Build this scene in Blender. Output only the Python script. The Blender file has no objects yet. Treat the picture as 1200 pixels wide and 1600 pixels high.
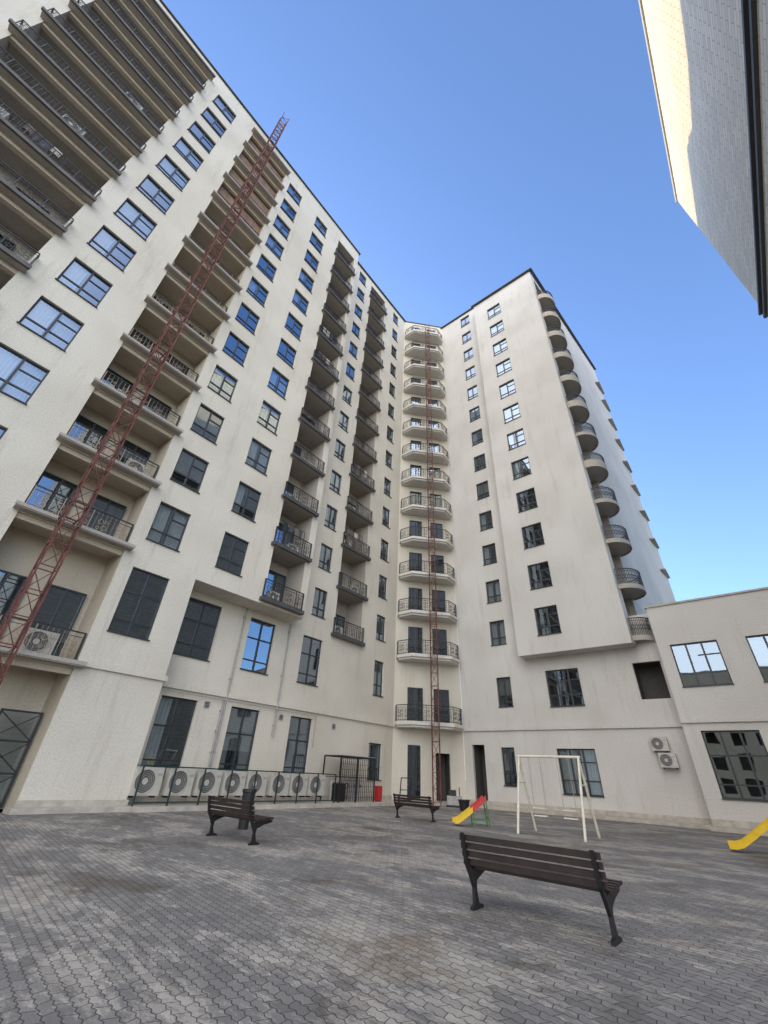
import bpy, math, random
from mathutils import Vector, Matrix
random.seed(7)
S=bpy.context.scene
COL=S.collection
# ------------------------------------------------------------------ materials
def newmat(name):
    m=bpy.data.materials.new(name);m.use_nodes=True
    nt=m.node_tree;b=nt.nodes['Principled BSDF'];return m,nt,b
def N(nt,t,**k):
    n=nt.nodes.new(t)
    for a,v in k.items():
        if a.startswith('i_'):
            n.inputs[a[2:].replace('_',' ')].default_value=v
        else: setattr(n,a,v)
    return n
def L(nt,a,b): nt.links.new(a,b)
def mapping(nt,scale=(1,1,1),rot=(0,0,0)):
    tc=N(nt,'ShaderNodeTexCoord');mp=N(nt,'ShaderNodeMapping')
    mp.inputs['Scale'].default_value=scale;mp.inputs['Rotation'].default_value=rot
    L(nt,tc.outputs['Object'],mp.inputs['Vector']);return mp.outputs[0]
def ramp(nt,fac,stops):
    r=N(nt,'ShaderNodeValToRGB');e=r.color_ramp.elements
    e[0].position,e[0].color=stops[0][0],(*stops[0][1],1)
    e[1].position,e[1].color=stops[1][0],(*stops[1][1],1)
    for p,c in stops[2:]:
        x=e.new(p);x.color=(*c,1)
    L(nt,fac,r.inputs[0]);return r.outputs[0]
def mulc(nt,a,b,fac=1.0):
    m=N(nt,'ShaderNodeMix',data_type='RGBA',blend_type='MULTIPLY');m.inputs[0].default_value=fac
    L(nt,a,m.inputs[6]);L(nt,b,m.inputs[7]);return m.outputs[2]
def plaster(name,c,dirt=0.86,bump=0.6):
    m,nt,b=newmat(name)
    n1=N(nt,'ShaderNodeTexNoise',i_Scale=1.0,i_Detail=5.0,i_Roughness=.72);L(nt,mapping(nt,(30,30,15)),n1.inputs['Vector'])
    n2=N(nt,'ShaderNodeTexNoise',i_Scale=.3,i_Detail=5.0);L(nt,mapping(nt,(1,1,1)),n2.inputs['Vector'])
    n3=N(nt,'ShaderNodeTexNoise',i_Scale=1.0,i_Detail=6.0,i_Roughness=.75);L(nt,mapping(nt,(1.8,1.8,.2)),n3.inputs['Vector'])
    d=dirt
    c1=ramp(nt,n1.outputs[0],[(.34,tuple(x*.74 for x in c)),(.56,c)])
    c2=ramp(nt,n2.outputs[0],[(.3,(d,d*.99,d*.97)),(.62,(1,1,1))])
    c3=ramp(nt,n3.outputs[0],[(.32,(d,d-.015,d-.03)),(.46,(1,1,1))])
    o=mulc(nt,mulc(nt,c1,c2),c3);L(nt,o,b.inputs['Base Color'])
    bp=N(nt,'ShaderNodeBump');bp.inputs['Strength'].default_value=bump;bp.inputs['Distance'].default_value=.02
    L(nt,n1.outputs[0],bp.inputs['Height']);L(nt,bp.outputs[0],b.inputs['Normal'])
    b.inputs['Roughness'].default_value=.9;return m
def plain(name,c,rough=.6,metal=0.0,var=.15,scale=6):
    m,nt,b=newmat(name)
    n=N(nt,'ShaderNodeTexNoise',i_Scale=float(scale),i_Detail=5.0);L(nt,mapping(nt),n.inputs['Vector'])
    L(nt,ramp(nt,n.outputs[0],[(.3,tuple(x*(1-var) for x in c)),(.7,tuple(min(1,x*(1+var)) for x in c))]),b.inputs['Base Color'])
    b.inputs['Roughness'].default_value=rough;b.inputs['Metallic'].default_value=metal;return m
M={}
M['cream']=plaster('cream_plaster',(.665,.615,.515))
M['grey']=plaster('pale_plaster',(.63,.60,.55))
M['annex']=plaster('annex_plaster',(.63,.60,.55),.9)
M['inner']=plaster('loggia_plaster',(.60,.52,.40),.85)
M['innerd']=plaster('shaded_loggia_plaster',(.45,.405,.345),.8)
M['conc']=plaster('slab_concrete',(.44,.40,.345),.75)
M['brown']=plain('brown_boarding',(.24,.155,.11),.85,var=.3,scale=1.2)
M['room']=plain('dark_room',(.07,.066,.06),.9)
M['frame']=plain('dark_window_frame',(.026,.027,.03),.45)
M['iron']=plain('black_iron',(.016,.017,.019),.5)
M['bronze']=plain('faded_tan_iron',(.30,.235,.16),.6)
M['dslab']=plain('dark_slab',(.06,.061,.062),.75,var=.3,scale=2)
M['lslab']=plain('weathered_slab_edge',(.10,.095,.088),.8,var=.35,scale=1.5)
M['roof']=plain('dark_eave',(.06,.058,.06),.6)
M['curtain']=plain('curtain',(.78,.76,.72),.9,var=.1)
M['blind']=plain('blind',(.45,.40,.33),.9)
M['rust']=plain('rusty_red_steel',(.12,.038,.027),.75,var=.45,scale=3)
M['acw']=plain('ac_case',(.47,.445,.39),.45,var=.1)
M['fan']=plain('ac_fan_recess',(.10,.095,.088),.6)
M['black']=plain('black_plastic',(.012,.012,.013),.5)
M['green']=plain('green_painted_steel',(.012,.032,.028),.5)
M['wood']=plain('dark_brown_slat',(.021,.0125,.011),.45,var=.35,scale=9)
M['cast']=plain('cast_iron',(.012,.011,.013),.45)
M['swing']=plain('cream_painted_steel',(.60,.56,.45),.45,var=.12)
M['yellow']=plain('yellow_plastic',(.66,.43,.015),.35,var=.1)
M['red']=plain('red_paint',(.45,.025,.025),.4,var=.1)
M['lgreen']=plain('green_paint',(.03,.16,.05),.4)
M['pipe']=plain('grey_pipe',(.34,.32,.30),.5)
M['plinth']=plain('stone_plinth',(.42,.38,.32),.8,var=.2,scale=3)
M['clothA']=plain('dark_cloth',(.06,.06,.075),.9);M['clothB']=plain('pale_cloth',(.42,.39,.35),.9);M['clothC']=plain('brown_cloth',(.14,.10,.08),.9)
def glass():
    m=bpy.data.materials.new('window_glass');m.use_nodes=True;nt=m.node_tree;nt.nodes.clear()
    o=N(nt,'ShaderNodeOutputMaterial');mx=N(nt,'ShaderNodeMixShader');tr=N(nt,'ShaderNodeBsdfTransparent');gl=N(nt,'ShaderNodeBsdfGlossy')
    tr.inputs[0].default_value=(.55,.60,.63,1);gl.inputs['Roughness'].default_value=.015;gl.inputs[0].default_value=(.70,.84,.98,1)
    lw=N(nt,'ShaderNodeLayerWeight');lw.inputs[0].default_value=.5
    rf=ramp(nt,lw.outputs['Facing'],[(0,(.22,.22,.22)),(.85,(.80,.80,.80)),(.15,(.27,.27,.27)),(.35,(.40,.40,.40)),(.6,(.56,.56,.56))])
    n=N(nt,'ShaderNodeTexNoise',i_Scale=1.1,i_Detail=0.0);L(nt,mapping(nt),n.inputs['Vector'])
    bp=N(nt,'ShaderNodeBump');bp.inputs['Strength'].default_value=.07;bp.inputs['Distance'].default_value=.05
    L(nt,n.outputs[0],bp.inputs['Height']);L(nt,bp.outputs[0],gl.inputs['Normal'])
    L(nt,rf,mx.inputs[0]);L(nt,tr.outputs[0],mx.inputs[1]);L(nt,gl.outputs[0],mx.inputs[2]);L(nt,mx.outputs[0],o.inputs[0]);return m
M['glass']=glass()
def paver():
    m,nt,b=newmat('interlocking_pavers')
    tc=N(nt,'ShaderNodeTexCoord');mp=N(nt,'ShaderNodeMapping');mp.inputs['Rotation'].default_value=(0,0,math.radians(8));L(nt,tc.outputs['Object'],mp.inputs[0])
    sx=N(nt,'ShaderNodeSeparateXYZ');L(nt,mp.outputs[0],sx.inputs[0])
    def mth(op,a,bv):
        n=N(nt,'ShaderNodeMath',operation=op)
        if hasattr(a,'type'): L(nt,a,n.inputs[0])
        else: n.inputs[0].default_value=a
        if hasattr(bv,'type'): L(nt,bv,n.inputs[1])
        else: n.inputs[1].default_value=bv
        return n.outputs[0]
    ox=mth('MULTIPLY',mth('PINGPONG',sx.outputs[1],.10),.36)
    oy=mth('MULTIPLY',mth('PINGPONG',sx.outputs[0],.05),.42)
    cx=N(nt,'ShaderNodeCombineXYZ');L(nt,mth('ADD',sx.outputs[0],ox),cx.inputs[0]);L(nt,mth('ADD',sx.outputs[1],oy),cx.inputs[1])
    br=N(nt,'ShaderNodeTexBrick',offset=.5);L(nt,cx.outputs[0],br.inputs['Vector'])
    br.inputs['Scale'].default_value=1.0;br.inputs['Brick Width'].default_value=.20;br.inputs['Row Height'].default_value=.10
    br.inputs['Mortar Size'].default_value=.005;br.inputs['Mortar Smooth'].default_value=.4
    br.inputs['Color1'].default_value=(.46,.435,.40,1);br.inputs['Color2'].default_value=(.31,.295,.275,1);br.inputs['Mortar'].default_value=(.09,.08,.068,1)
    n1=N(nt,'ShaderNodeTexNoise',i_Scale=.33,i_Detail=10.0,i_Roughness=.8,i_Distortion=.4);L(nt,tc.outputs['Object'],n1.inputs[0])
    n2=N(nt,'ShaderNodeTexNoise',i_Scale=.12,i_Detail=4.0);L(nt,tc.outputs['Object'],n2.inputs[0])
    n3=N(nt,'ShaderNodeTexNoise',i_Scale=60.0,i_Detail=4.0);L(nt,tc.outputs['Object'],n3.inputs[0])
    n4=N(nt,'ShaderNodeTexNoise',i_Scale=.42,i_Detail=10.0,i_Roughness=.84);L(nt,mapping(nt,(.6,1.4,1),(0,0,.6)),n4.inputs[0])
    c1=ramp(nt,n1.outputs[0],[(.40,(.62,.57,.50)),(.47,(1,1,1))])
    c2=ramp(nt,n2.outputs[0],[(.35,(.85,.84,.83)),(.65,(1.0,1.0,1.0))])
    c3=ramp(nt,n3.outputs[0],[(.3,(.72,.72,.72)),(.65,(1,1,1))])
    c4=ramp(nt,n4.outputs[0],[(.50,(.54,.54,.545)),(.54,(1,.975,.92))])
    L(nt,mulc(nt,mulc(nt,mulc(nt,mulc(nt,br.outputs[0],c1),c2),c3),c4),b.inputs['Base Color'])
    L(nt,ramp(nt,n1.outputs[0],[(.38,(.6,.6,.6)),(.55,(.9,.9,.9))]),b.inputs['Roughness'])
    inv=mth('SUBTRACT',1.0,br.outputs['Fac']);h=mth('ADD',inv,mth('MULTIPLY',n3.outputs[0],.25))
    bp=N(nt,'ShaderNodeBump');bp.inputs['Strength'].default_value=.8;bp.inputs['Distance'].default_value=.01;L(nt,h,bp.inputs['Height']);L(nt,bp.outputs[0],b.inputs['Normal'])
    return m
M['paver']=paver()
def cladding():
    m,nt,b=newmat('white_stone_cladding')
    tc=N(nt,'ShaderNodeTexCoord');mp=N(nt,'ShaderNodeMapping');mp.inputs['Rotation'].default_value=(math.radians(90),0,0)
    L(nt,tc.outputs['Object'],mp.inputs[0])
    br=N(nt,'ShaderNodeTexBrick');L(nt,mp.outputs[0],br.inputs['Vector']);br.inputs['Scale'].default_value=1
    br.inputs['Brick Width'].default_value=1.3;br.inputs['Row Height'].default_value=.36;br.inputs['Mortar Size'].default_value=.025
    br.inputs['Color1'].default_value=(.60,.56,.47,1);br.inputs['Color2'].default_value=(.50,.47,.40,1);br.inputs['Mortar'].default_value=(.33,.31,.27,1)
    L(nt,br.outputs[0],b.inputs['Base Color']);b.inputs['Roughness'].default_value=.8
    bp=N(nt,'ShaderNodeBump');bp.inputs['Strength'].default_value=.8;bp.inputs['Distance'].default_value=.04;bp.invert=True;L(nt,br.outputs['Fac'],bp.inputs['Height']);L(nt,bp.outputs[0],b.inputs['Normal'])
    return m
M['clad']=cladding()
# ------------------------------------------------------------------ mesh helper
class MB:
    def __init__(s): s.v=[];s.f=[];s.m=[];s.mats=[]
    def mi(s,k):
        if k not in s.mats:s.mats.append(k)
        return s.mats.index(k)
    def face(s,pts,k):
        i=len(s.v);s.v+= [tuple(p) for p in pts];s.f.append(tuple(range(i,i+len(pts))));s.m.append(s.mi(k))
    def box(s,x0,x1,y0,y1,z0,z1,k):
        i=len(s.v)
        s.v+=[(x0,y0,z0),(x1,y0,z0),(x1,y1,z0),(x0,y1,z0),(x0,y0,z1),(x1,y0,z1),(x1,y1,z1),(x0,y1,z1)]
        for q in((0,3,2,1),(4,5,6,7),(0,1,5,4),(1,2,6,5),(2,3,7,6),(3,0,4,7)):
            s.f.append(tuple(i+a for a in q));s.m.append(s.mi(k))
    def beam(s,p,q,w,k,n=4):
        p=Vector(p);q=Vector(q);d=(q-p)
        if d.length<1e-6:return
        d.normalize();u=d.cross(Vector((0,0,1)))
        if u.length<1e-3:u=Vector((1,0,0))
        u.normalize();t=d.cross(u);i=len(s.v);r=w/2*(1.414 if n==4 else 1)
        o=math.pi/4 if n==4 else 0
        for c in(p,q):
            for a in range(n):
                an=o+2*math.pi*a/n;s.v.append(tuple(c+u*math.cos(an)*r+t*math.sin(an)*r))
        for a in range(n):
            b=(a+1)%n;s.f.append((i+a,i+b,i+n+b,i+n+a));s.m.append(s.mi(k))
        s.f.append(tuple(i+a for a in reversed(range(n))));s.m.append(s.mi(k))
        s.f.append(tuple(i+n+a for a in range(n)));s.m.append(s.mi(k))
    def path(s,pts,w,k,n=4):
        for a,b in zip(pts,pts[1:]):s.beam(a,b,w,k,n)
    def ring(s,c,r,w,k,n=10,a0=0,a1=2*math.pi):
        P=[]
        for i in range(n+1):
            a=a0+(a1-a0)*i/n
            P.append((c[0]+r*math.cos(a),c[1],c[2]+r*math.sin(a)))
        s.path(P,w,k)
    def prism(s,poly,z0,z1,k):
        n=len(poly);i=len(s.v)
        s.v+=[(x,y,z0) for x,y in poly]+[(x,y,z1) for x,y in poly]
        s.f.append(tuple(i+a for a in reversed(range(n))));s.m.append(s.mi(k))
        s.f.append(tuple(i+n+a for a in range(n)));s.m.append(s.mi(k))
        for a in range(n):
            b=(a+1)%n;s.f.append((i+a,i+b,i+n+b,i+n+a));s.m.append(s.mi(k))
    def prismx(s,poly,x0,x1,k):
        n=len(poly);i=len(s.v)
        s.v+=[(x0,y,z) for y,z in poly]+[(x1,y,z) for y,z in poly]
        s.f.append(tuple(i+a for a in range(n)));s.m.append(s.mi(k))
        s.f.append(tuple(i+n+a for a in reversed(range(n))));s.m.append(s.mi(k))
        for a in range(n):
            b=(a+1)%n;s.f.append((i+b,i+a,i+n+a,i+n+b));s.m.append(s.mi(k))
    def wall(s,x0,x1,z0,z1,y,holes,k,room='room'):
        xs=sorted({x0,x1}|{h[0] for h in holes}|{h[1] for h in holes});zs=sorted({z0,z1}|{h[2] for h in holes}|{h[3] for h in holes})
        xs=[a for a in xs if x0<=a<=x1];zs=[a for a in zs if z0<=a<=z1]
        for a,b in zip(xs,xs[1:]):
            for c,d in zip(zs,zs[1:]):
                mx=(a+b)/2;mz=(c+d)/2
                if any(h[0]<mx<h[1] and h[2]<mz<h[3] for h in holes):continue
                s.face([(a,y,c),(b,y,c),(b,y,d),(a,y,d)],k)
        for h in holes:
            a,b,c,d,kind=h[:5]
            if kind=='skip':continue
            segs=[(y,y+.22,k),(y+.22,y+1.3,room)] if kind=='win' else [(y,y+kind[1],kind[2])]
            for y0,y1,mm in segs:
                s.face([(a,y0,c),(a,y1,c),(a,y1,d),(a,y0,d)],mm);s.face([(b,y0,c),(b,y0,d),(b,y1,d),(b,y1,c)],mm)
                s.face([(a,y0,c),(b,y0,c),(b,y1,c),(a,y1,c)],mm);s.face([(a,y0,d),(a,y1,d),(b,y1,d),(b,y0,d)],mm)
            s.face([(a,y1,c),(b,y1,c),(b,y1,d),(a,y1,d)],mm)
    def mesh(s,name,smooth=False):
        me=bpy.data.meshes.new(name);me.from_pydata(s.v,[],s.f)
        for k in s.mats:me.materials.append(M[k])
        me.polygons.foreach_set('material_index',s.m)
        me.update();return me
def obj(name,me,parent=None,loc=(0,0,0),rz=0,**kw):
    if isinstance(me,MB):me=me.mesh(name)
    o=bpy.data.objects.new(name,me);COL.objects.link(o);o.location=loc;o.rotation_euler=(0,0,rz)
    if parent:o.parent=parent
    for a,v in kw.items():o[a]=v
    return o
CACHE={}
def cached(key,fn):
    if key not in CACHE:
        r=fn();CACHE[key]=[x.mesh(key[0]) for x in r]
    return CACHE[key]
# ------------------------------------------------------------------ windows etc (local: x along wall, -y outward)
def win_meshes(w,h):
    def f():
        p=MB();a,b=w/2,h/2;p.face([(-a,0,-b),(a,0,-b),(a,0,b),(-a,0,b)],'glass')
        fr=MB();t=.065
        fr.box(-a,-a+t,-.04,.04,-b,b,'frame');fr.box(a-t,a,-.04,.04,-b,b,'frame')
        fr.box(-a+t,a-t,-.04,.04,-b,-b+t,'frame');fr.box(-a+t,a-t,-.04,.04,b-t,b,'frame')
        nm=1 if w<2.05 else 2
        for i in range(nm):
            x=-a+(i+1)*w/(nm+1);fr.box(x-.045,x+.045,-.045,.035,-b+t,b-t,'frame')
        zt=-b+h*.30 if h<2.5 else -b+h*.62
        fr.box(-a+t,a-t,-.038,.03,zt-.035,zt+.035,'frame')
        if h<2.5 and w>1.4: fr.box(t*.5,a-t,-.036,.028,b-h*.30-.03,b-h*.30+.03,'frame')
        if h>=2.5: fr.box(-a+t,a-t,-.036,.028,-b+h*.2-.03,-b+h*.2+.03,'frame')
        fr.box(-a-.03,a+.03,-.22,-.0401,-b-.03,-b+.012,'frame')
        c=MB();n=28
        for side in(-1,1):
            x0,x1=(-a+.03,-a+.03+w*.42) if side<0 else (a-.03-w*.42,a-.03)
            for i in range(n):
                xa=x0+(x1-x0)*i/n;xb=x0+(x1-x0)*(i+1)/n
                c.face([(xa,.22+.035*math.sin(i*1.3),-b),(xb,.22+.035*math.sin((i+1)*1.3),-b),(xb,.22+.035*math.sin((i+1)*1.3),b),(xa,.22+.035*math.sin(i*1.3),b)],'curtain')
        c2=MB()
        for i in range(18):
            xa=-a+.03+w*.38*i/18;xb=-a+.03+w*.38*(i+1)/18
            c2.face([(xa,.22+.035*math.sin(i*1.3),-b),(xb,.22+.035*math.sin((i+1)*1.3),-b),(xb,.22+.035*math.sin((i+1)*1.3),b),(xa,.22+.035*math.sin(i*1.3),b)],'curtain')
        bl=MB();nn=int(h*.6/.09)
        for i in range(nn):
            z=b-.05-i*.09;bl.face([(-a+.05,.12,z-.085),(a-.05,.12,z-.085),(a-.05,.15,z),(-a+.05,.15,z)],'blind')
        return[p,fr,c,bl,c2]
    return cached(('window',w,h),f)
def add_window(root,x,z,w,h,y,cur=.35):
    me=win_meshes(w,h)
    o=obj('window',me[0],root,(x,y+.15,z));obj('frame',me[1],o)
    r=random.random()
    if r<cur*.55:obj('curtain',me[2],o)
    elif r<cur:obj('curtain',me[4],o)
    elif r<cur+.15:obj('blind',me[3],o)
    return o
def door_mesh(w,h):
    def f():
        p=MB();a=w/2
        p.face([(-a,-.05,0),(a,-.05,0),(a,-.05,h),(-a,-.05,h)],'glass')
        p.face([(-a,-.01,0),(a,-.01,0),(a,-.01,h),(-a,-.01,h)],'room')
        t=.06
        p.box(-a-t,-a,-.1,0,0,h,'frame');p.box(a,a+t,-.1,0,0,h,'frame');p.box(-a,a,-.1,0,h-t,h,'frame');p.box(-.035,.035,-.1,-.055,0,h-t,'frame');p.box(-a,a,-.1,-.055,.75,.82,'frame')
        return[p]
    return cached(('balcony_door',w,h),f)[0]
def rail_geom(mb,p,q,h=1.02,fancy=True,k='iron',k2=None):
    k2=k2 or k
    p=Vector(p);q=Vector(q);Lr=(q-p).length;d=(q-p)/Lr;Z=Vector((0,0,1))
    mb.beam(p+Z*h,q+Z*h,.045,k);mb.beam(p+Z*.08,q+Z*.08,.03,k);mb.beam(p+Z*(h-.16),q+Z*(h-.16),.02,k)
    n=max(2,int(Lr/.17))
    for i in range(n+1):
        c=p+d*Lr*i/n;mb.beam(c+Z*.0,c+Z*h,.014 if i%6 else .035,k2)
    if fancy and Lr>.8:
        m=max(1,int(Lr/.6))
        for i in range(m):
            c=p+d*Lr*(i+.5)/m
            for (dx,dz,r) in((-.09,.62,.1),(.09,.38,.1),(.12,.66,.06),(-.12,.32,.06)):
                pts=[c+d*(dx+r*math.cos(a))+Z*(dz+r*math.sin(a)) for a in [j*math.pi/4 for j in range(9)]]
                mb.path(pts,.02,k2)
def balcony_meshes(w,proj,inner,style):
    def f():
        s=MB();a=w/2
        if style=='dark':
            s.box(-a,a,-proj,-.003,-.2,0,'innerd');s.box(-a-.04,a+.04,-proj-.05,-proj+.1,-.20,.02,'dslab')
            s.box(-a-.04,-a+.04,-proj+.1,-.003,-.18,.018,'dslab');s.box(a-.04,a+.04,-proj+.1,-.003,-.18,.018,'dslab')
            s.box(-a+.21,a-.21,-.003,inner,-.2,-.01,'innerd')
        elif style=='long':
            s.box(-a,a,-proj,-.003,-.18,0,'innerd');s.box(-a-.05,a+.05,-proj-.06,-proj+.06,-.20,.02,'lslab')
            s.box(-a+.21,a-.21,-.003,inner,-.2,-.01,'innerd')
            s.box(-a+.21,a-.21,.05,.3,-.42,-.2,'inner')
        else:
            s.box(-a,a,-proj,-.003,-.15,0,'conc');s.box(-a-.03,a+.03,-proj-.04,-proj+.0,-.11,.02,'conc')
            s.box(-a+.21,a-.21,-.003,inner,-.2,-.01,'inner')
            s.box(-a+.21,a-.21,.1,.3,-.40,-.2,'inner')
        r=MB()
        if style=='light':
            y=.04;rail_geom(r,(-a+.26,y,0),(a-.26,y,0),k='iron',k2='bronze');r.beam((a-.28,y,0),(a-.28,y,1.05),.06,'iron')
        else:
            y=-proj+.1
            rail_geom(r,(-a+.06,y,0),(a-.06,y,0));rail_geom(r,(-a+.06,y,0),(-a+.06,-.05,0),fancy=False);rail_geom(r,(a-.06,y,0),(a-.06,-.05,0),fancy=False)
        return[s,r]
    return cached(('balcony',w,proj,inner,style),f)
def add_balcony(root,x,z,w,proj,inner,style,y,rail=True,doors=1,dh=2.4):
    me=balcony_meshes(w,proj,inner,style)
    o=obj('balcony',me[0],root,(x,y,z))
    if rail:obj('railing',me[1],o)
    for i in range(doors):
        dx=0 if doors==1 else (-w*.25 if i==0 else w*.22)
        if doors==1:dx=random.choice([-.35,.35])
        obj('balcony_door',door_mesh(1.3,dh),o,(dx,inner-.012,0))
    return o
ST=3.27;SL=lambda k:9.2+ST*k;WZ=lambda k:10.85+ST*k
def hole(x,z,w,h,kind='win'):return(x-w/2,x+w/2,z-h/2,z+h/2,kind)
# ------------------------------------------------------------------ LEFT WING
LW=obj('apartment_building',None,None,(-19.7,0,0),math.pi/2,category='apartment building',label='tall cream plastered apartment block with stacked dark balconies')
y1=-1.4
W1=[]
for k in range(12):
    W1+=[(-1.15,WZ(k),1.7,2.0),(6.3,WZ(k),1.5,2.0),(9.7,WZ(k),1.5,2.0)]
W1+=[(6.3,7.15,1.6,2.7)]
W1+=[(-12.5,WZ(k),1.7,2.0) for k in range(4,12)]
H1=[hole(*w) for w in W1]
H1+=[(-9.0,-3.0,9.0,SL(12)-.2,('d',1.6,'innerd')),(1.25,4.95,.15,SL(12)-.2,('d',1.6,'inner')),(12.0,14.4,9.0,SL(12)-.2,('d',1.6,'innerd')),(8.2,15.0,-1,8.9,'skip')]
mb=MB();mb.wall(-26,14.9,.0,50.2,y1,H1,'cream')
mb.face([(8.2,y1,8.9),(14.9,y1,8.9),(14.9,0,8.9),(8.2,0,8.9)],'cream')
mb.face([(8.2,y1,0),(8.2,0,0),(8.2,0,8.9),(8.2,y1,8.9)],'cream')
mb.face([(14.9,y1,8.9),(14.9,0,8.9),(14.9,0,50.2),(14.9,y1,50.2)],'cream')
W0=[]
for k in range(13):
    W0+=[(17.2,WZ(k),1.15,1.85),(23.5,WZ(k),1.05,1.85)]
W0+=[(9.7,7.2,1.9,2.7),(13.3,7.2,1.7,2.7),(17.05,7.2,1.6,2.7),(23.5,7.3,1.05,2.3),(9.8,2.6,1.7,3.0),(13.3,2.6,1.7,3.0),(17.0,2.6,1.6,3.0),(23.5,2.3,1.3,2.0)]
H0=[hole(*w) for w in W0]+[(18.7,21.3,9.0,50.9,('d',1.6,'innerd')),(8.2,14.9,8.9,52,'skip')]
mb.wall(8.2,25.3,0,51.8,0,H0,'cream')
mb.face([(-26,y1,50.2),(14.9,y1,50.2),(14.9,15,50.2),(-26,15,50.2)],'conc')
mb.face([(14.9,0,50.2),(14.9,15,50.2),(14.9,15,51.8),(14.9,0,51.8)],'cream')
mb.face([(14.9,0,51.8),(44,0,51.8),(44,15,51.8),(14.9,15,51.8)],'conc')
mb.face([(25.3,0,51.79),(29.0,-3.4,51.79),(29.0,0,51.79)],'conc')
mb.face([(-26,15,0),(44,15,0),(44,15,51.8),(-26,15,51.8)],'cream')
mb.face([(-26,y1,0),(-26,15,0),(-26,15,50.2),(-26,y1,50.2)],'cream')
obj('wall',mb,LW)
cr=math.atan2(3.7,3.4)-math.pi/2
mb=MB();DL=5.02
mb.wall(0,DL,0,51.8,0,[hole(1.5,1.9,.9,3.0),hole(3.5,1.6,1.0,2.8)],'cream')
obj('wall',mb,LW,(25.3,0,0),cr,label='chamfered corner wall')
obj('door',door_mesh(.86,2.95),LW,(25.3+1.5*math.cos(cr)-.12*math.sin(cr)*1.0,1.5*math.sin(cr)+.14*math.cos(cr),.42),cr)
for w in W1:add_window(LW,*w,y1,cur=.45)
for w in W0:add_window(LW,*w,0,cur=.35)
for k in range(-0,13):
    add_balcony(LW,-6.0,SL(k),6.4,.42,1.55,'long',y1,rail=k<12,doors=2 if k<12 else 0)
for k in range(0,13):
    add_balcony(LW,3.1,SL(k),4.1,.36,1.55,'light',y1,rail=k<12,doors=2 if k<12 else 0)
add_balcony(LW,3.1,4.5,4.1,.36,1.55,'light',y1,doors=2,dh=2.8)
for k in range(0,12):
    add_balcony(LW,13.2,SL(k),2.8,.26,1.55,'dark',y1)
for k in range(0,13):
    add_balcony(LW,20.0,SL(k),3.0,.26,1.55,'dark',0,dh=2.0)
for k in range(8,12):
    b=MB();b.box(1.27,4.93,y1+.42,y1+.46,SL(k)+.0,SL(k)+2.8,'brown')
    for i in range(7):b.box(1.27+i*.6,1.31+i*.6,y1+.37,y1+.418,SL(k),SL(k)+2.8,'brown')
    obj('boarding',b,LW)
def cb():
    s=MB();pl=[(.1,-.004),(.1,-.45),(1.0,-1.35),(4.02,-1.35),(4.92,-.45),(4.92,-.004)]
    s.prism(pl,-.22,0,'grey')
    pl2=[(.22,-.004),(.22,-.4),(1.05,-1.22),(3.97,-1.22),(4.8,-.4),(4.8,-.004)];s.prism(pl2,-.36,-.22,'grey')
    r=MB();P=[(.16,-.03),(.16,-.47),(1.03,-1.3),(3.99,-1.3),(4.86,-.47),(4.86,-.03)]
    P=[(x,y+.05 if y<-.1 else y,0) for x,y in P]
    for a,b in zip(P,P[1:]):rail_geom(r,a,b)
    return[s,r]
me=cached(('corner_balcony',),cb)
for z in[4.75]+[SL(k) for k in range(13)]:
    o=obj('balcony',me[0],LW,(25.3,0,z),cr);obj('railing',me[1],o)
    obj('balcony_door',door_mesh(1.0,2.3),o,(1.55,-.012,0));obj('balcony_door',door_mesh(1.0,2.3),o,(3.5,-.012,0))
r=MB();r.box(-26.2,15.05,y1-.16,y1+.4,50.203,50.28,'roof');r.box(15.05,25.5,-.2,.4,51.803,51.89,'roof')
r.beam((25.3,-.06,51.86),(29.0,-3.46,51.86),.10,'roof')
obj('roof',r,LW)
b=MB()
b.box(4.96,8.3,y1-.1,y1-.003,4.42,4.62,'cream');b.box(8.203,8.3,y1,-.12,4.42,4.62,'cream');b.box(8.3,25.3,-.12,-.003,4.42,4.62,'cream')
obj('band_course',b,LW)
p=MB();p.box(4.96,8.26,y1-.06,y1-.003,.15,.45,'plinth');p.box(8.26,25.3,-.06,-.003,.15,.5,'plinth');obj('plinth',p,LW)
b=MB();b.beam((0,-.06,4.52),(DL,-.06,4.52),.14,'cream');obj('band_course',b,LW,(25.3,0,0),cr)
# narrow dark framed door leaf with cross bracing near the pier
g=MB();gx0,gx1=3.7,4.85
for x in(gx0,gx1):g.box(x-.03,x+.03,y1+.9,y1+.95,.2,2.9,'iron')
for z in(.25,1.1,2.0,2.87):g.box(gx0+.03,gx1-.03,y1+.9,y1+.95,z-.03,z+.03,'iron')
for za,zb in((.28,1.07),(1.13,1.97),(2.03,2.84)):
    g.beam((gx0,y1+.925,za),(gx1,y1+.925,zb),.03,'iron');g.beam((gx1,y1+.925,za),(gx0,y1+.925,zb),.03,'iron')
g.face([(gx0,y1+.97,.2),(gx1,y1+.97,.2),(gx1,y1+.97,2.9),(gx0,y1+.97,2.9)],'glass')
obj('gate',g,LW)
for (x,za,zb) in((12.0,1.6,8.85),(11.9,1.6,4.3),(15.1,3.0,8.85)):
    q=MB();q.beam((x,-.1,za),(x,-.1,zb),.09,'pipe',8)
    for z in(za+.5,(za+zb)/2,zb-.5):q.box(x-.07,x+.07,-.14,-.003,z,z+.05,'pipe')
    obj('downpipe',q,LW)
q=MB();q.path([(8.9,-.16,4.3),(17.9,-.16,4.25),(17.9,-.16,2.7)],.045,'pipe',6);obj('gas_pipe',q,LW)
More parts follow.
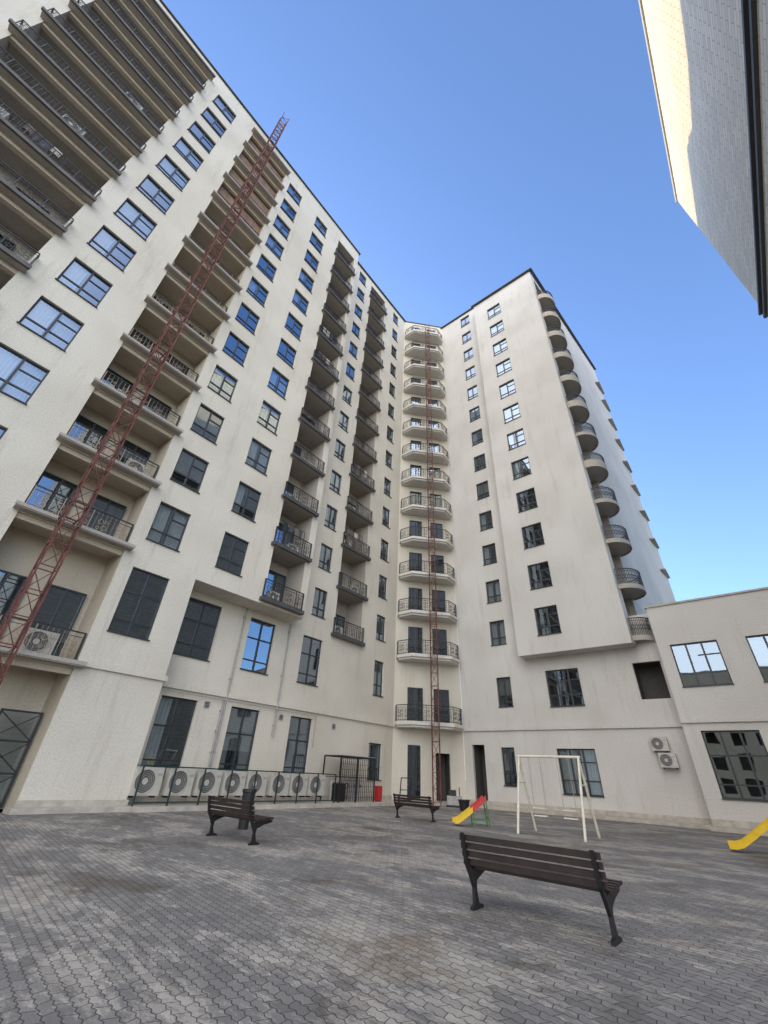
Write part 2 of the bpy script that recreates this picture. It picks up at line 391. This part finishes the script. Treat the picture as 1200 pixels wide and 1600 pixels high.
for x,z in((11.1,4.0),(15.5,3.95),(19.5,3.9)):
    q=MB();q.box(x-.13,x+.13,-.06,-.003,z-.13,z+.13,'pipe')
    for i in range(4):q.box(x-.11,x+.11,-.075,-.0602,z-.1+i*.055,z-.075+i*.055,'black')
    obj('vent_grille',q,LW)
# ------------------------------------------------------------------ RIGHT WING
RW=obj('apartment_building',None,None,(0,29,0),0,category='apartment building',label='pale plastered tower wing with projecting bay and rounded balconies')
Wa=[(-12.95,WZ(k)+.05,1.2,1.8) for k in range(13)]
Wa+=[(-12.9,6.8,1.05,1.9),(-8.85,6.8,2.1,2.2),(-13.1,2.4,.9,2.1),(-8.85,2.25,2.2,2.3)]
Ha=[hole(*w) for w in Wa]+[hole(-3.95,6.85,1.45,2.0),(-15.65,-14.75,.2,3.6,'win'),(-11.15,-2,8.9,60,'skip')]
mb=MB();mb.wall(-16.3,-3.0,0,51.6,0,Ha,'grey')
yb=-1.1
Wb=[(-8.83,WZ(k),1.55,1.9) for k in range(12)]
mb.wall(-11.15,-4.2,8.75,49.9,yb,[hole(*w) for w in Wb],'grey')
mb.face([(-11.15,yb,8.75),(-4.2,yb,8.75),(-4.2,0.0,8.75),(-11.15,0,8.75)],'grey')
mb.face([(-11.15,yb,8.75),(-11.15,0,8.75),(-11.15,0,51.6),(-11.15,yb,49.9)],'grey')
FX=-2.35
sx_=lambda y:-4.2+(y-yb)*(FX+4.2)/(17-yb)
ra,rb_=-.35,1.75
mb.face([(-4.2,yb,8.75),(sx_(ra),ra,8.75),(sx_(ra),ra,49.9),(-4.2,yb,49.9)],'grey')
mb.face([(sx_(rb_),rb_,8.75),(FX,17,8.75),(FX,17,49.9),(sx_(rb_),rb_,49.9)],'grey')
mb.face([(sx_(ra),ra,49.2),(sx_(rb_),rb_,49.2),(sx_(rb_),rb_,49.9),(sx_(ra),ra,49.9)],'grey')
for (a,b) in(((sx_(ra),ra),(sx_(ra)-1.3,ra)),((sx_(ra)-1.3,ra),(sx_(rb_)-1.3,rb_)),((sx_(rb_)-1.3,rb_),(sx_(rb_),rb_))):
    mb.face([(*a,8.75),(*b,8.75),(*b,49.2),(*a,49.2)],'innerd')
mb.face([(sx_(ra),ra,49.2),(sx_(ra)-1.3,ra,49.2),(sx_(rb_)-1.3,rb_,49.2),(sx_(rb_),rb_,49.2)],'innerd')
mb.face([(-11.15,yb,49.9),(-4.2,yb,49.9),(FX,17,49.9),(-11.15,17,49.9)],'conc')
mb.face([(-19.7,0,51.6),(-11.15,0,51.6),(-11.15,17,51.6),(-19.7,17,51.6)],'conc')
mb.face([(-11.15,0,49.9),(-11.15,17,49.9),(-11.15,17,51.6),(-11.15,0,51.6)],'grey')
mb.face([(-19.7,17,0),(FX,17,0),(FX,17,49.9),(-19.7,17,49.9)],'grey')
mb.box(-4.199,-3.001,-.06,.2,8.9,10.6,'grey')
mb.face([(-4.2,.2,8.92),(9,.2,8.92),(9,6,8.92),(-4.2,6,8.92)],'conc')
obj('wall',mb,RW)
for w in Wa+[]:add_window(RW,*w,0,cur=.4)
for w in Wb:add_window(RW,*w,yb,cur=.55)
r=MB();r.box(-16.4,-11.4,-.22,.3,51.603,51.68,'roof')
r.prism([(-11.4,yb-.28),(-3.88,yb-.28),(FX+.25,17),(FX-.1,17),(-4.15,yb+.1),(-11.4,yb+.1)],49.903,50.0,'roof')
obj('roof',r,RW)
for k in range(0,12):
    r=MB();r.prism([(FX-.25,14.4),(FX+.2,14.6),(FX+.2,17.1),(FX-.02,17.1)],SL(k)-.06,SL(k)+.04,'conc');obj('slab_edge',r,RW)
b=MB();b.box(-16.3,-3.003,-.12,-.003,4.42,4.62,'grey');obj('band_course',b,RW)
p=MB();p.box(-16.3,-3.003,-.06,-.003,.15,.5,'plinth');obj('plinth',p,RW)
def rbal(top):
    s=MB();n=18;A=[-math.pi/2+math.pi*i/n for i in range(n+1)]
    RX,RY=1.05,1.3
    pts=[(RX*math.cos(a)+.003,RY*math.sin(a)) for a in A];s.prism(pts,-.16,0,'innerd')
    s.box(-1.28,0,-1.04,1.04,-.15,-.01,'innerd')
    pp=[((RX+.06)*math.cos(a)+.003,(RY+.06)*math.sin(a)) for a in A]
    for (xa,ya),(xb,yb_) in zip(pp,pp[1:]):
        lo_=-.24
        s.face([(xa,ya,lo_),(xb,yb_,lo_),(xb,yb_,top),(xa,ya,top)],'conc');s.face([(xa*.94,ya*.94,lo_),(xb*.94,yb_*.94,lo_),(xb*.94,yb_*.94,top),(xa*.94,ya*.94,top)],'conc')
        s.face([(xa,ya,top),(xb,yb_,top),(xb*.94,yb_*.94,top),(xa*.94,ya*.94,top)],'conc');s.face([(xa,ya,lo_),(xb,yb_,lo_),(xb*.94,yb_*.94,lo_),(xa*.94,ya*.94,lo_)],'conc')
    r=MB()
    for (xa,ya),(xb,yb_) in zip(pp,pp[1:]):
        xa,ya,xb,yb_=[v*.97 for v in(xa,ya,xb,yb_)]
        r.beam((xa,ya,1.1),(xb,yb_,1.1),.05,'iron');r.beam((xa,ya,top),(xa,ya,1.1),.03,'iron');r.beam(((xa+xb)/2,(ya+yb_)/2,top),((xa+xb)/2,(ya+yb_)/2,1.1),.025,'iron')
        r.beam((xa,ya,.95),(xb,yb_,.95),.025,'iron')
        if top<.3:
            r.beam((xa,ya,.35),(xb,yb_,.75),.02,'iron');r.beam((xa,ya,.75),(xb,yb_,.35),.02,'iron')
    return[s,r]
mA=cached(('rounded_balcony',1),lambda:rbal(.06));mB_=cached(('rounded_balcony',2),lambda:rbal(.45))
for k in range(0,12):
    me=mA if k in(0,1,2,3,5) else mB_
    o=obj('balcony',me[0],RW,(-4.02,.7,SL(k)),-.1);obj('railing',me[1],o)
    obj('balcony_door',door_mesh(1.3,2.3),o,(-1.26,0,0),math.pi/2)
# ------------------------------------------------------------------ ANNEX
AN=obj('low_building',None,None,(0,28,0),0,category='building',label='low two storey pale plastered annex with large dark windows')
WA=[(-1.35,7.3,2.15,2.2),(2.0,7.3,2.15,2.2),(5.5,7.3,2.15,2.2),(-1.15,2.75,2.3,2.8),(2.6,2.75,2.3,2.8),(6,2.75,2.3,2.8)]
mb=MB();mb.wall(-3.0,9,0,10.6,0,[hole(*w) for w in WA],'annex')
mb.face([(-3,0,0),(-3,1.2,0),(-3,1.2,10.6),(-3,0,10.6)],'annex');mb.face([(-3,0,10.6),(9,0,10.6),(9,8,10.6),(-3,8,10.6)],'conc');mb.face([(9,0,0),(9,8,0),(9,8,10.6),(9,0,10.6)],'annex')
obj('wall',mb,AN)
for w in WA:add_window(AN,*w,0,cur=0)
b=MB();b.box(-3.08,9,-.08,.25,10.603,10.7,'plinth');obj('coping',b,AN)
b=MB();b.box(-3.0,9,-.1,-.003,4.5,4.66,'annex');obj('band_course',b,AN)
b=MB();b.box(-3,9,-.05,-.003,.15,.55,'plinth');obj('plinth',b,AN)
# ------------------------------------------------------------------ OPPOSITE BUILDING
OB=obj('apartment_building',None,None,(10,31,0),-math.pi/2,category='apartment building',label='white stone clad high rise with dark projecting ledge')
mb=MB();mb.box(0,25,0,14,0,51.4,'clad');obj('wall',mb,OB)
b=MB();b.box(-.1,25,-.32,-.003,32.0,32.2,'roof');b.box(-.1,25,-.2,-.003,31.5,31.75,'roof');obj('ledge',b,OB)
b=MB();b.box(-.1,25,-.12,-.003,51.1,51.5,'pipe');obj('coping',b,OB)
SB=obj('apartment_building',None,None,(4,-38,0),math.pi,category='apartment building',label='plain cream block added out of view for the annex windows to reflect')  # unseen block, put behind the camera to give the annex glass a reflection
mb=MB();SWn=[(x,z,1.7,1.9) for x in(-14,-10.5,-7,-3.5,0,3.5,7,10.5,14) for z in(2.4,5.7,9.0,12.3,15.6)]
mb.wall(-17,17,0,19.5,0,[hole(*w) for w in SWn],'cream');mb.face([(-17,0,19.5),(17,0,19.5),(17,10,19.5),(-17,10,19.5)],'conc')
obj('wall',mb,SB)
# ------------------------------------------------------------------ GROUND
G0=.15
g=MB();R_=400;g.face([(-R_,-R_,G0),(R_,-R_,G0),(R_,R_,G0),(-R_,R_,G0)],'paver');obj('ground',g,None,kind='structure')
p=MB();p.box(-19.72,-17.35,8.1,25.2,G0-.1,G0+.14,'plinth');p.prism([(-19.72,25.2),(-17.35,25.2),(-15.2,27.3),(-15.2,29),(-19.72,29)],G0-.1,G0+.141,'plinth');p.box(-15.2,-3.0,27.6,29,G0-.1,G0+.142,'plinth');p.box(-3.0,9,26.7,28,G0-.1,G0+.144,'plinth');p.box(-18.3,-17.6,4.7,8.1,G0-.1,G0+.139,'plinth')
obj('pavement',p,None,kind='structure')
# ------------------------------------------------------------------ MASTS
def mast(h,w):
    m=MB();a=w/2
    for sx in(-a,a):
        for sy in(-a,a):m.beam((sx,sy,0),(sx,sy,h),.05,'rust')
    n=int(h/.85)
    for i in range(n):
        z=i*.85;z2=z+.85;c=[(-a,-a),(a,-a),(a,a),(-a,a)]
        for j in range(4):
            p=c[j];q=c[(j+1)%4];m.beam((*p,z),(*q,z),.032,'rust')
            if (i+j)%2:p,q=q,p
            m.beam((*p,z),(*q,z2),.026,'rust')
    return m
m1=obj('hoist_mast',mast(53.2-G0,.55),None,(-16.95,2.6,G0),0,category='hoist mast',label='rusty red lattice hoist mast standing against balconies',group='lattice hoist masts')
m2=obj('hoist_mast',mast(48.9-G0,.48),None,(-16.6,25.9,G0),.5,category='hoist mast',label='slim rusty lattice hoist mast in front of corner balconies',group='lattice hoist masts')
for z in[SL(k)-.08 for k in range(0,12,3)]:
    q=MB();q.beam((-.28,-.25,0),(-.98,-.25,0),.05,'rust');q.beam((-.28,.25,0),(-.98,.25,0),.05,'rust');q.beam((-.6,-.25,0),(-.6,.25,0),.05,'rust');obj('wall_tie',q,m1,(0,0,z-G0))
# ------------------------------------------------------------------ AC UNITS
def acm():
    c=MB();c.box(-.48,.48,-.17,.17,.06,.86,'acw')
    c.box(-.40,-.32,-.14,.14,0,.06,'black');c.box(.32,.40,-.14,.14,0,.06,'black')
    c.box(.30,.44,-.178,-.1702,.62,.70,'pipe')
    f=MB();cx=-.1
    pts=[(cx+.33*math.cos(a),-.171,.46+.33*math.sin(a)) for a in[2*math.pi*i/28 for i in range(28)]]
    f.face(list(reversed(pts)),'fan')
    for r in(.16,.22,.28):f.ring((cx,-.18,.46),r,.010,'pipe',20)
    f.ring((cx,-.185,.46),.345,.03,'acw',24)
    pts=[(cx+.10*math.cos(a),-.182,.46+.10*math.sin(a)) for a in[2*math.pi*i/16 for i in range(16)]]
    f.face(list(reversed(pts)),'acw')
    return[c,f]
acme=cached(('outdoor_unit',),acm)
def add_ac(x,y,z,rz,lab,grp,s=1):
    o=obj('air_conditioner_unit',acme[0],None,(x,y,z),rz,category='air conditioner',label=lab)
    if grp:o['group']=grp
    o.scale=(s,s,s);obj('fan_grille',acme[1],o)
for i in range(8):
    add_ac(-18.35,8.75+i*1.22+random.uniform(-.06,.06),G0+.36,math.pi/2,'white air conditioner outdoor unit behind low steel guard','air conditioners behind the guard',random.choice([1.1,1.1,1.02]))
add_ac(-4.35,28.74,3.25,0,'white air conditioner unit bracketed on pale wall',None,.82);add_ac(-4.15,28.74,2.5,0,'white air conditioner unit bracketed on pale wall',None,.82)
for k,yy in((0,12.9),(1,13.6),(2,12.9),(3,13.5),(4,13.5),(5,12.8),(6,12.8),(7,13.4),(9,13.2)):
    add_ac(-18.75,yy,SL(k)+.02,math.pi/2,'white air conditioner unit standing on dark balcony','air conditioners on balconies',.8)
for k,yy in((0,19.4),(1,20.6),(2,19.4),(3,19.5),(5,20.4),(6,19.5),(8,20.2)):
    add_ac(-20.1,yy,SL(k)+.02,math.pi/2,'white air conditioner unit standing on dark balcony','air conditioners on balconies',.8)
for z,yy in((4.52,3.7),(SL(1)+.02,4.2)):
    add_ac(-18.8,yy,z,math.pi/2,'white air conditioner unit on concrete balcony','air conditioners on balconies',1.0)
for k,yy in((5,-7.2),(6,-5.3),(8,-4.6)):
    add_ac(-18.25,yy,SL(k)+.02,math.pi/2,'white air conditioner unit on long balcony','air conditioners on balconies',1.0)
def laundry(x,y,z):
    q=MB();q.beam((-.9,0,1.75),(.9,0,1.75),.02,'black')
    q.beam((-.9,0,0),(-.9,0,1.75),.025,'black');q.beam((.9,0,0),(.9,0,1.75),.025,'black')
    xx=-.8
    while xx<.7:
        w_=random.uniform(.22,.42);h_=random.uniform(.4,.85);k=random.choice(['clothA','clothB','clothC','black','clothA'])
        for i in range(4):
            a=xx+w_*i/4;b=xx+w_*(i+1)/4;q.face([(a,.02*math.sin(i*2),1.75-h_),(b,.02*math.sin(i*2+2),1.75-h_),(b,0,1.75),(a,0,1.75)],k)
        xx+=w_+.08
    obj('clothes_rack',q,None,(x,y,z),math.pi/2,category='clothes rack',label='dark clothes drying on a rack on a balcony',group='clothes drying on balconies')
for k in(1,6,7):laundry(-18.45,13.2,SL(k)+.02)
for k in(2,4):laundry(-19.9,20.0,SL(k)+.02)
laundry(-18.4,-5.5,SL(5)+.02)
q=MB();X=-17.75;GT=1.5
for i in range(9):
    y=8.2+i*1.24;q.beam((X,y,G0),(X,y,GT),.05,'green')
    if i<8:q.beam((X,y,GT),(-19.6,y,GT),.03,'green')
q.beam((X,8.2,GT),(X,18.12,GT),.045,'green');q.beam((X,8.2,.40),(X,18.12,.40),.04,'green')
obj('guard_rail',q,None,category='guard rail',label='dark green steel guard around air conditioner units')
q=MB();
for x in(-19.2,-17.9):
    for y in(18.6,19.9,21.4):q.beam((x,y,G0),(x,y,2.35),.06,'iron')
    q.beam((x,18.6,2.35),(x,21.4,2.35),.06,'iron');q.beam((x,18.6,1.4),(x,21.4,1.4),.04,'iron')
for i in range(19):q.beam((-17.9,18.6+i*.155,.35),(-17.9,18.6+i*.155,2.35),.02,'iron')
for i in range(8):q.beam((-17.9,18.6,.5+i*.25),(-17.9,21.4,.5+i*.25),.014,'iron')
for y in(18.6,19.9,21.4):q.beam((-19.2,y,2.35),(-17.9,y,2.35),.06,'iron')
q.box(-19.25,-17.85,18.55,21.45,2.385,2.41,'pipe')
for i in range(5):
    y=18.9+i*.5;q.beam((-18.8,y,G0+.14),(-18.8,y,1.2+.15*(i%3)),.12,'pipe',8);q.ring((-18.6,y,1.0),.12,.03,'black',10)
q.beam((-18.8,18.9,1.15),(-18.8,21.0,1.15),.14,'pipe',8);q.box(-18.9,-18.5,19.1,19.7,G0+.14,1.1,'black');q.box(-18.9,-18.5,20.3,20.9,G0+.14,1.35,'pipe')
obj('pipe_cage',q,None,category='pipe cage',label='black steel cage around pipes and valves by wall')
q=MB();q.box(-.2,.2,-.12,.12,.05,.75,'red');q.box(-.17,.17,-.135,-.1205,.1,.7,'red');q.box(.10,.13,-.15,-.136,.35,.45,'black');q.box(-.16,-.1,-.1,.1,0,.05,'black');q.box(.1,.16,-.1,.1,0,.05,'black')
obj('fire_cabinet',q,None,(-18.3,22.3,G0+.14),math.pi/2,category='cabinet',label='small red metal fire cabinet standing by the wall')
q=MB()
q.beam((-.3,0,.1),(-.3,-.35,1.2),.05,'black');q.beam((.3,0,.1),(.3,-.35,1.2),.05,'black');q.beam((-.3,-.35,1.2),(.3,-.35,1.2),.05,'black');q.beam((-.3,-.15,.6),(.3,-.15,.6),.04,'black');q.box(-.33,.33,0,.35,.08,.12,'black')
for sx in(-.36,.36):
    for i in range(10):
        a=i*math.pi/5;c=(i+1)*math.pi/5;q.beam((sx,-.05+.14*math.cos(a),.15+.14*math.sin(a)),(sx,-.05+.14*math.cos(c),.15+.14*math.sin(c)),.05,'black')
obj('hand_cart',q,None,(-17.6,23.9,G0+.14),.9,category='cart',label='black two wheeled hand cart near the corner')
q=MB();q.box(-.45,.45,-.3,.3,.1,.55,'pipe');q.box(-.3,.1,-.25,.25,.55,.85,'black');q.box(-.5,.5,-.33,-.27,.02,.1,'black');q.box(-.5,.5,.27,.33,.02,.1,'black');q.beam((.3,0,.55),(.3,0,1.0),.06,'rust');q.box(-.5,.5,-.33,.33,0,.02,'black')
obj('winch',q,None,(-15.6,26.3,G0),.5,category='machine',label='small dark hoist winch machine beside the mast')
# ------------------------------------------------------------------ BENCHES
def bench():
    prof=[(-.02,0),(.26,0),(.26,.03),(.15,.06),(.11,.18),(.12,.29),(.30,.355),(.50,.39),(.55,.43),(.50,.445),(.02,.41),(-.07,.5),(-.165,.82),(-.20,.82),(-.12,.48),(-.03,.36),(.05,.22),(.05,.06),(-.02,.03)]
    e=MB();e.prismx(prof,-.022,.022,'cast')
    s=MB()
    for i in range(5):
        y=.06+i*.105;z=.425+.008*i;s.box(-.93,.93,y-.042,y+.042,z,z+.035,'wood')
    b=MB()
    for i in range(4):
        z=.50+i*.088;y=-.055-(z-.5)*.31;b.box(-.93,.93,y-.0,y+.032,z-.034,z+.034,'wood')
    return[e,s,b]
bm=cached(('bench',),bench)
def add_bench(x,y,rz,lab):
    o=obj('park_bench',None,None,(x,y,G0),rz,category='bench',label=lab,group='slatted courtyard benches')
    obj('seat',bm[1],o);obj('backrest',bm[2],o);obj('leg',bm[0],o,(-.86,0,0));obj('leg',bm[0],o,(.86,0,0))
add_bench(-2.8,6.5,-.02,'dark brown slatted bench with cast iron ends on pavers')
add_bench(-10.45,7.25,.0,'dark brown slatted bench facing the building')
add_bench(-11.7,16.5,.0,'dark brown slatted bench near the small slide')
def bin_(x,y,r,h,lab,k='black'):
    q=MB();n=20
    P=[(r*.75,0),(r*.9,h*.6),(r,h*.9),(r*1.12,h*.92),(r*1.12,h),(r*.95,h),(r*.85,h*.7)]
    for (ra,za),(rb_,zb) in zip(P,P[1:]):
        for i in range(n):
            a=2*math.pi*i/n;c=2*math.pi*(i+1)/n
            q.face([(ra*math.cos(a),ra*math.sin(a),za),(ra*math.cos(c),ra*math.sin(c),za),(rb_*math.cos(c),rb_*math.sin(c),zb),(rb_*math.cos(a),rb_*math.sin(a),zb)],k)
    q.face([(r*.8*math.cos(2*math.pi*i/n),r*.8*math.sin(2*math.pi*i/n),h*.5) for i in range(n)],k)
    obj('litter_bin',q,None,(x,y,G0),0,category='bin',label=lab)
bin_(-12.05,8.8,.18,.93,'round black litter bin behind a bench');bin_(-13.6,23.9,.3,.5,'round black planter tub beside the mast')
# ------------------------------------------------------------------ SWING
sw=obj('swing_set',None,None,(-6.2,17,G0),.04,category='swing',label='cream painted steel swing frame with two seats')
f=MB();H=2.25
for sx in(-1.05,1.05):
    f.beam((sx,0,H),(sx,-.85,0),.085,'swing',10);f.beam((sx,0,H),(sx,.85,0),.085,'swing',10)
    f.beam((sx,-.3,H*.64),(sx,.3,H*.64),.05,'swing',8)
f.beam((-1.12,0,H),(1.12,0,H),.09,'swing',10);obj('frame',f,sw)
for cx in(-.5,.5):
    s=MB();s.box(-.22,.22,-.09,.09,-.015,.015,'swing');s.beam((-.2,0,0),(-.2,0,H-.52),.018,'pipe');s.beam((.2,0,0),(.2,0,H-.52),.018,'pipe');s.box(-.22,.22,-.1,-.08,.2,.23,'swing');s.box(-.22,.22,.08,.1,.2,.23,'swing')
    obj('swing_seat',s,sw,(cx,0,.5))
# ------------------------------------------------------------------ SLIDES
def slide(name,x,y,rz,Ls,Hs,w,upper,lab,lk='lgreen'):
    o=obj(name,None,None,(x,y,G0),rz,category='slide',label=lab)
    pts=[]
    for i in range(15):
        t=i/14;zz=.1 if t<.1 else .1+(Hs-.1)*((t-.1)/.9)**1.1
        pts.append((t*Ls,zz))
    c=MB()
    for (xa,za),(xb,zb) in zip(pts,pts[1:]):
        k='yellow'
        c.face([(xa,-w/2,za),(xb,-w/2,zb),(xb,w/2,zb),(xa,w/2,za)],k)
        for s_ in(-1,1):
            kk=upper if xa>Ls*.5 else 'yellow';yy=s_*w/2
            c.face([(xa,yy,za-.03),(xb,yy,zb-.03),(xb,yy,zb+.14),(xa,yy,za+.14)],kk);c.face([(xa,yy+s_*.03,za-.03),(xb,yy+s_*.03,zb-.03),(xb,yy+s_*.03,zb+.14),(xa,yy+s_*.03,za+.14)],kk)
            c.face([(xa,yy,za+.14),(xb,yy,zb+.14),(xb,yy+s_*.03,zb+.14),(xa,yy+s_*.03,za+.14)],kk)
    obj('chute',c,o)
    l=MB()
    for s_ in(-1,1):
        yy=s_*w*.42
        l.beam((Ls,yy,Hs+.05),(Ls+Hs*.12,yy,0),.04,lk);l.beam((Ls*.6,yy,Hs*.5),(Ls*.6,yy,0),.035,lk);l.beam((Ls*.6,yy,.2),(Ls+Hs*.1,yy,.2),.03,lk)
    n=max(3,int(Hs/.28))
    for i in range(1,n):
        t=i/n;l.beam((Ls+Hs*.12*(1-t),-w*.42,Hs*t),(Ls+Hs*.12*(1-t),w*.42,Hs*t),.035,'red')
    obj('ladder',l,o)
slide('playground_slide',-9.75,16.3,.75,1.2,.82,.38,'red','small yellow and red children slide with green legs')
slide('playground_slide',-1.75,18.6,.1,2.6,1.9,.5,'yellow','yellow plastic playground slide ending on pavers')
# ------------------------------------------------------------------ CAMERA
f,pt,r,th=642.4,.567979,.05181,.705051
Hv=Vector((-math.sin(th),math.cos(th),0));R0=Vector((math.cos(th),math.sin(th),0));Z=Vector((0,0,1))
F=Hv*math.cos(pt)+Z*math.sin(pt);U=-Hv*math.sin(pt)+Z*math.cos(pt)
rt=R0*math.cos(r)+U*math.sin(r);up=-R0*math.sin(r)+U*math.cos(r)
cam=bpy.data.cameras.new('camera');co=bpy.data.objects.new('camera',cam);COL.objects.link(co)
mw=Matrix((( rt.x,up.x,-F.x,0),(rt.y,up.y,-F.y,0),(rt.z,up.z,-F.z,1.6),(0,0,0,1)));co.matrix_world=mw
cam.sensor_fit='VERTICAL';cam.sensor_height=36;cam.lens=f/1600*36;cam.clip_end=2000;S.camera=co
# ------------------------------------------------------------------ LIGHT
el=math.radians(17.5);az=math.radians(16)
sd=Vector((-math.cos(el)*math.cos(az),math.cos(el)*math.sin(az),math.sin(el)))
ld=bpy.data.lights.new('sun','SUN');ld.energy=5.0;ld.angle=math.radians(.5);ld.color=(1,.74,.36)
lo=bpy.data.objects.new('sun',ld);COL.objects.link(lo);lo.rotation_euler=sd.to_track_quat('Z','Y').to_euler();lo.location=(-30,20,80)
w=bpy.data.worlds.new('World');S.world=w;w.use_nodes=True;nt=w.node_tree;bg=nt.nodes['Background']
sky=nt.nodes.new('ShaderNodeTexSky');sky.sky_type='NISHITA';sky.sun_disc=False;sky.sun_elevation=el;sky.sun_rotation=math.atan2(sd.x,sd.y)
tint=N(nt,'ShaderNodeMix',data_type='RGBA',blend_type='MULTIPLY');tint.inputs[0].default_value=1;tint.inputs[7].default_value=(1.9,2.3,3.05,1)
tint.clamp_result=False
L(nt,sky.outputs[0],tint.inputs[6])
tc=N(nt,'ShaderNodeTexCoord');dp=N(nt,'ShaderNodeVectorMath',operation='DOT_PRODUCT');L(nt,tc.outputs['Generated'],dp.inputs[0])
dv=Vector((.40,-.87,.27)).normalized();dp.inputs[1].default_value=dv  # warm glow added to the sky behind the camera to brighten the shaded facades
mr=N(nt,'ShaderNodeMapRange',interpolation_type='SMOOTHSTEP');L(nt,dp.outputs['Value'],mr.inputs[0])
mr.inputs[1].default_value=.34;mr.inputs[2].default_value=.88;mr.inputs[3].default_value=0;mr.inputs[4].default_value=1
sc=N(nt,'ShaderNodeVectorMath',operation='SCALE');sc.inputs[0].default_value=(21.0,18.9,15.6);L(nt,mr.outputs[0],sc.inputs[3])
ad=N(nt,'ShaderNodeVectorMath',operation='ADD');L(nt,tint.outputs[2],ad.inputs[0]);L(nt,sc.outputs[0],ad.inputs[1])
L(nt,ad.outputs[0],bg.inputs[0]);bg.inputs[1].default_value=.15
S.view_settings.view_transform='Standard'
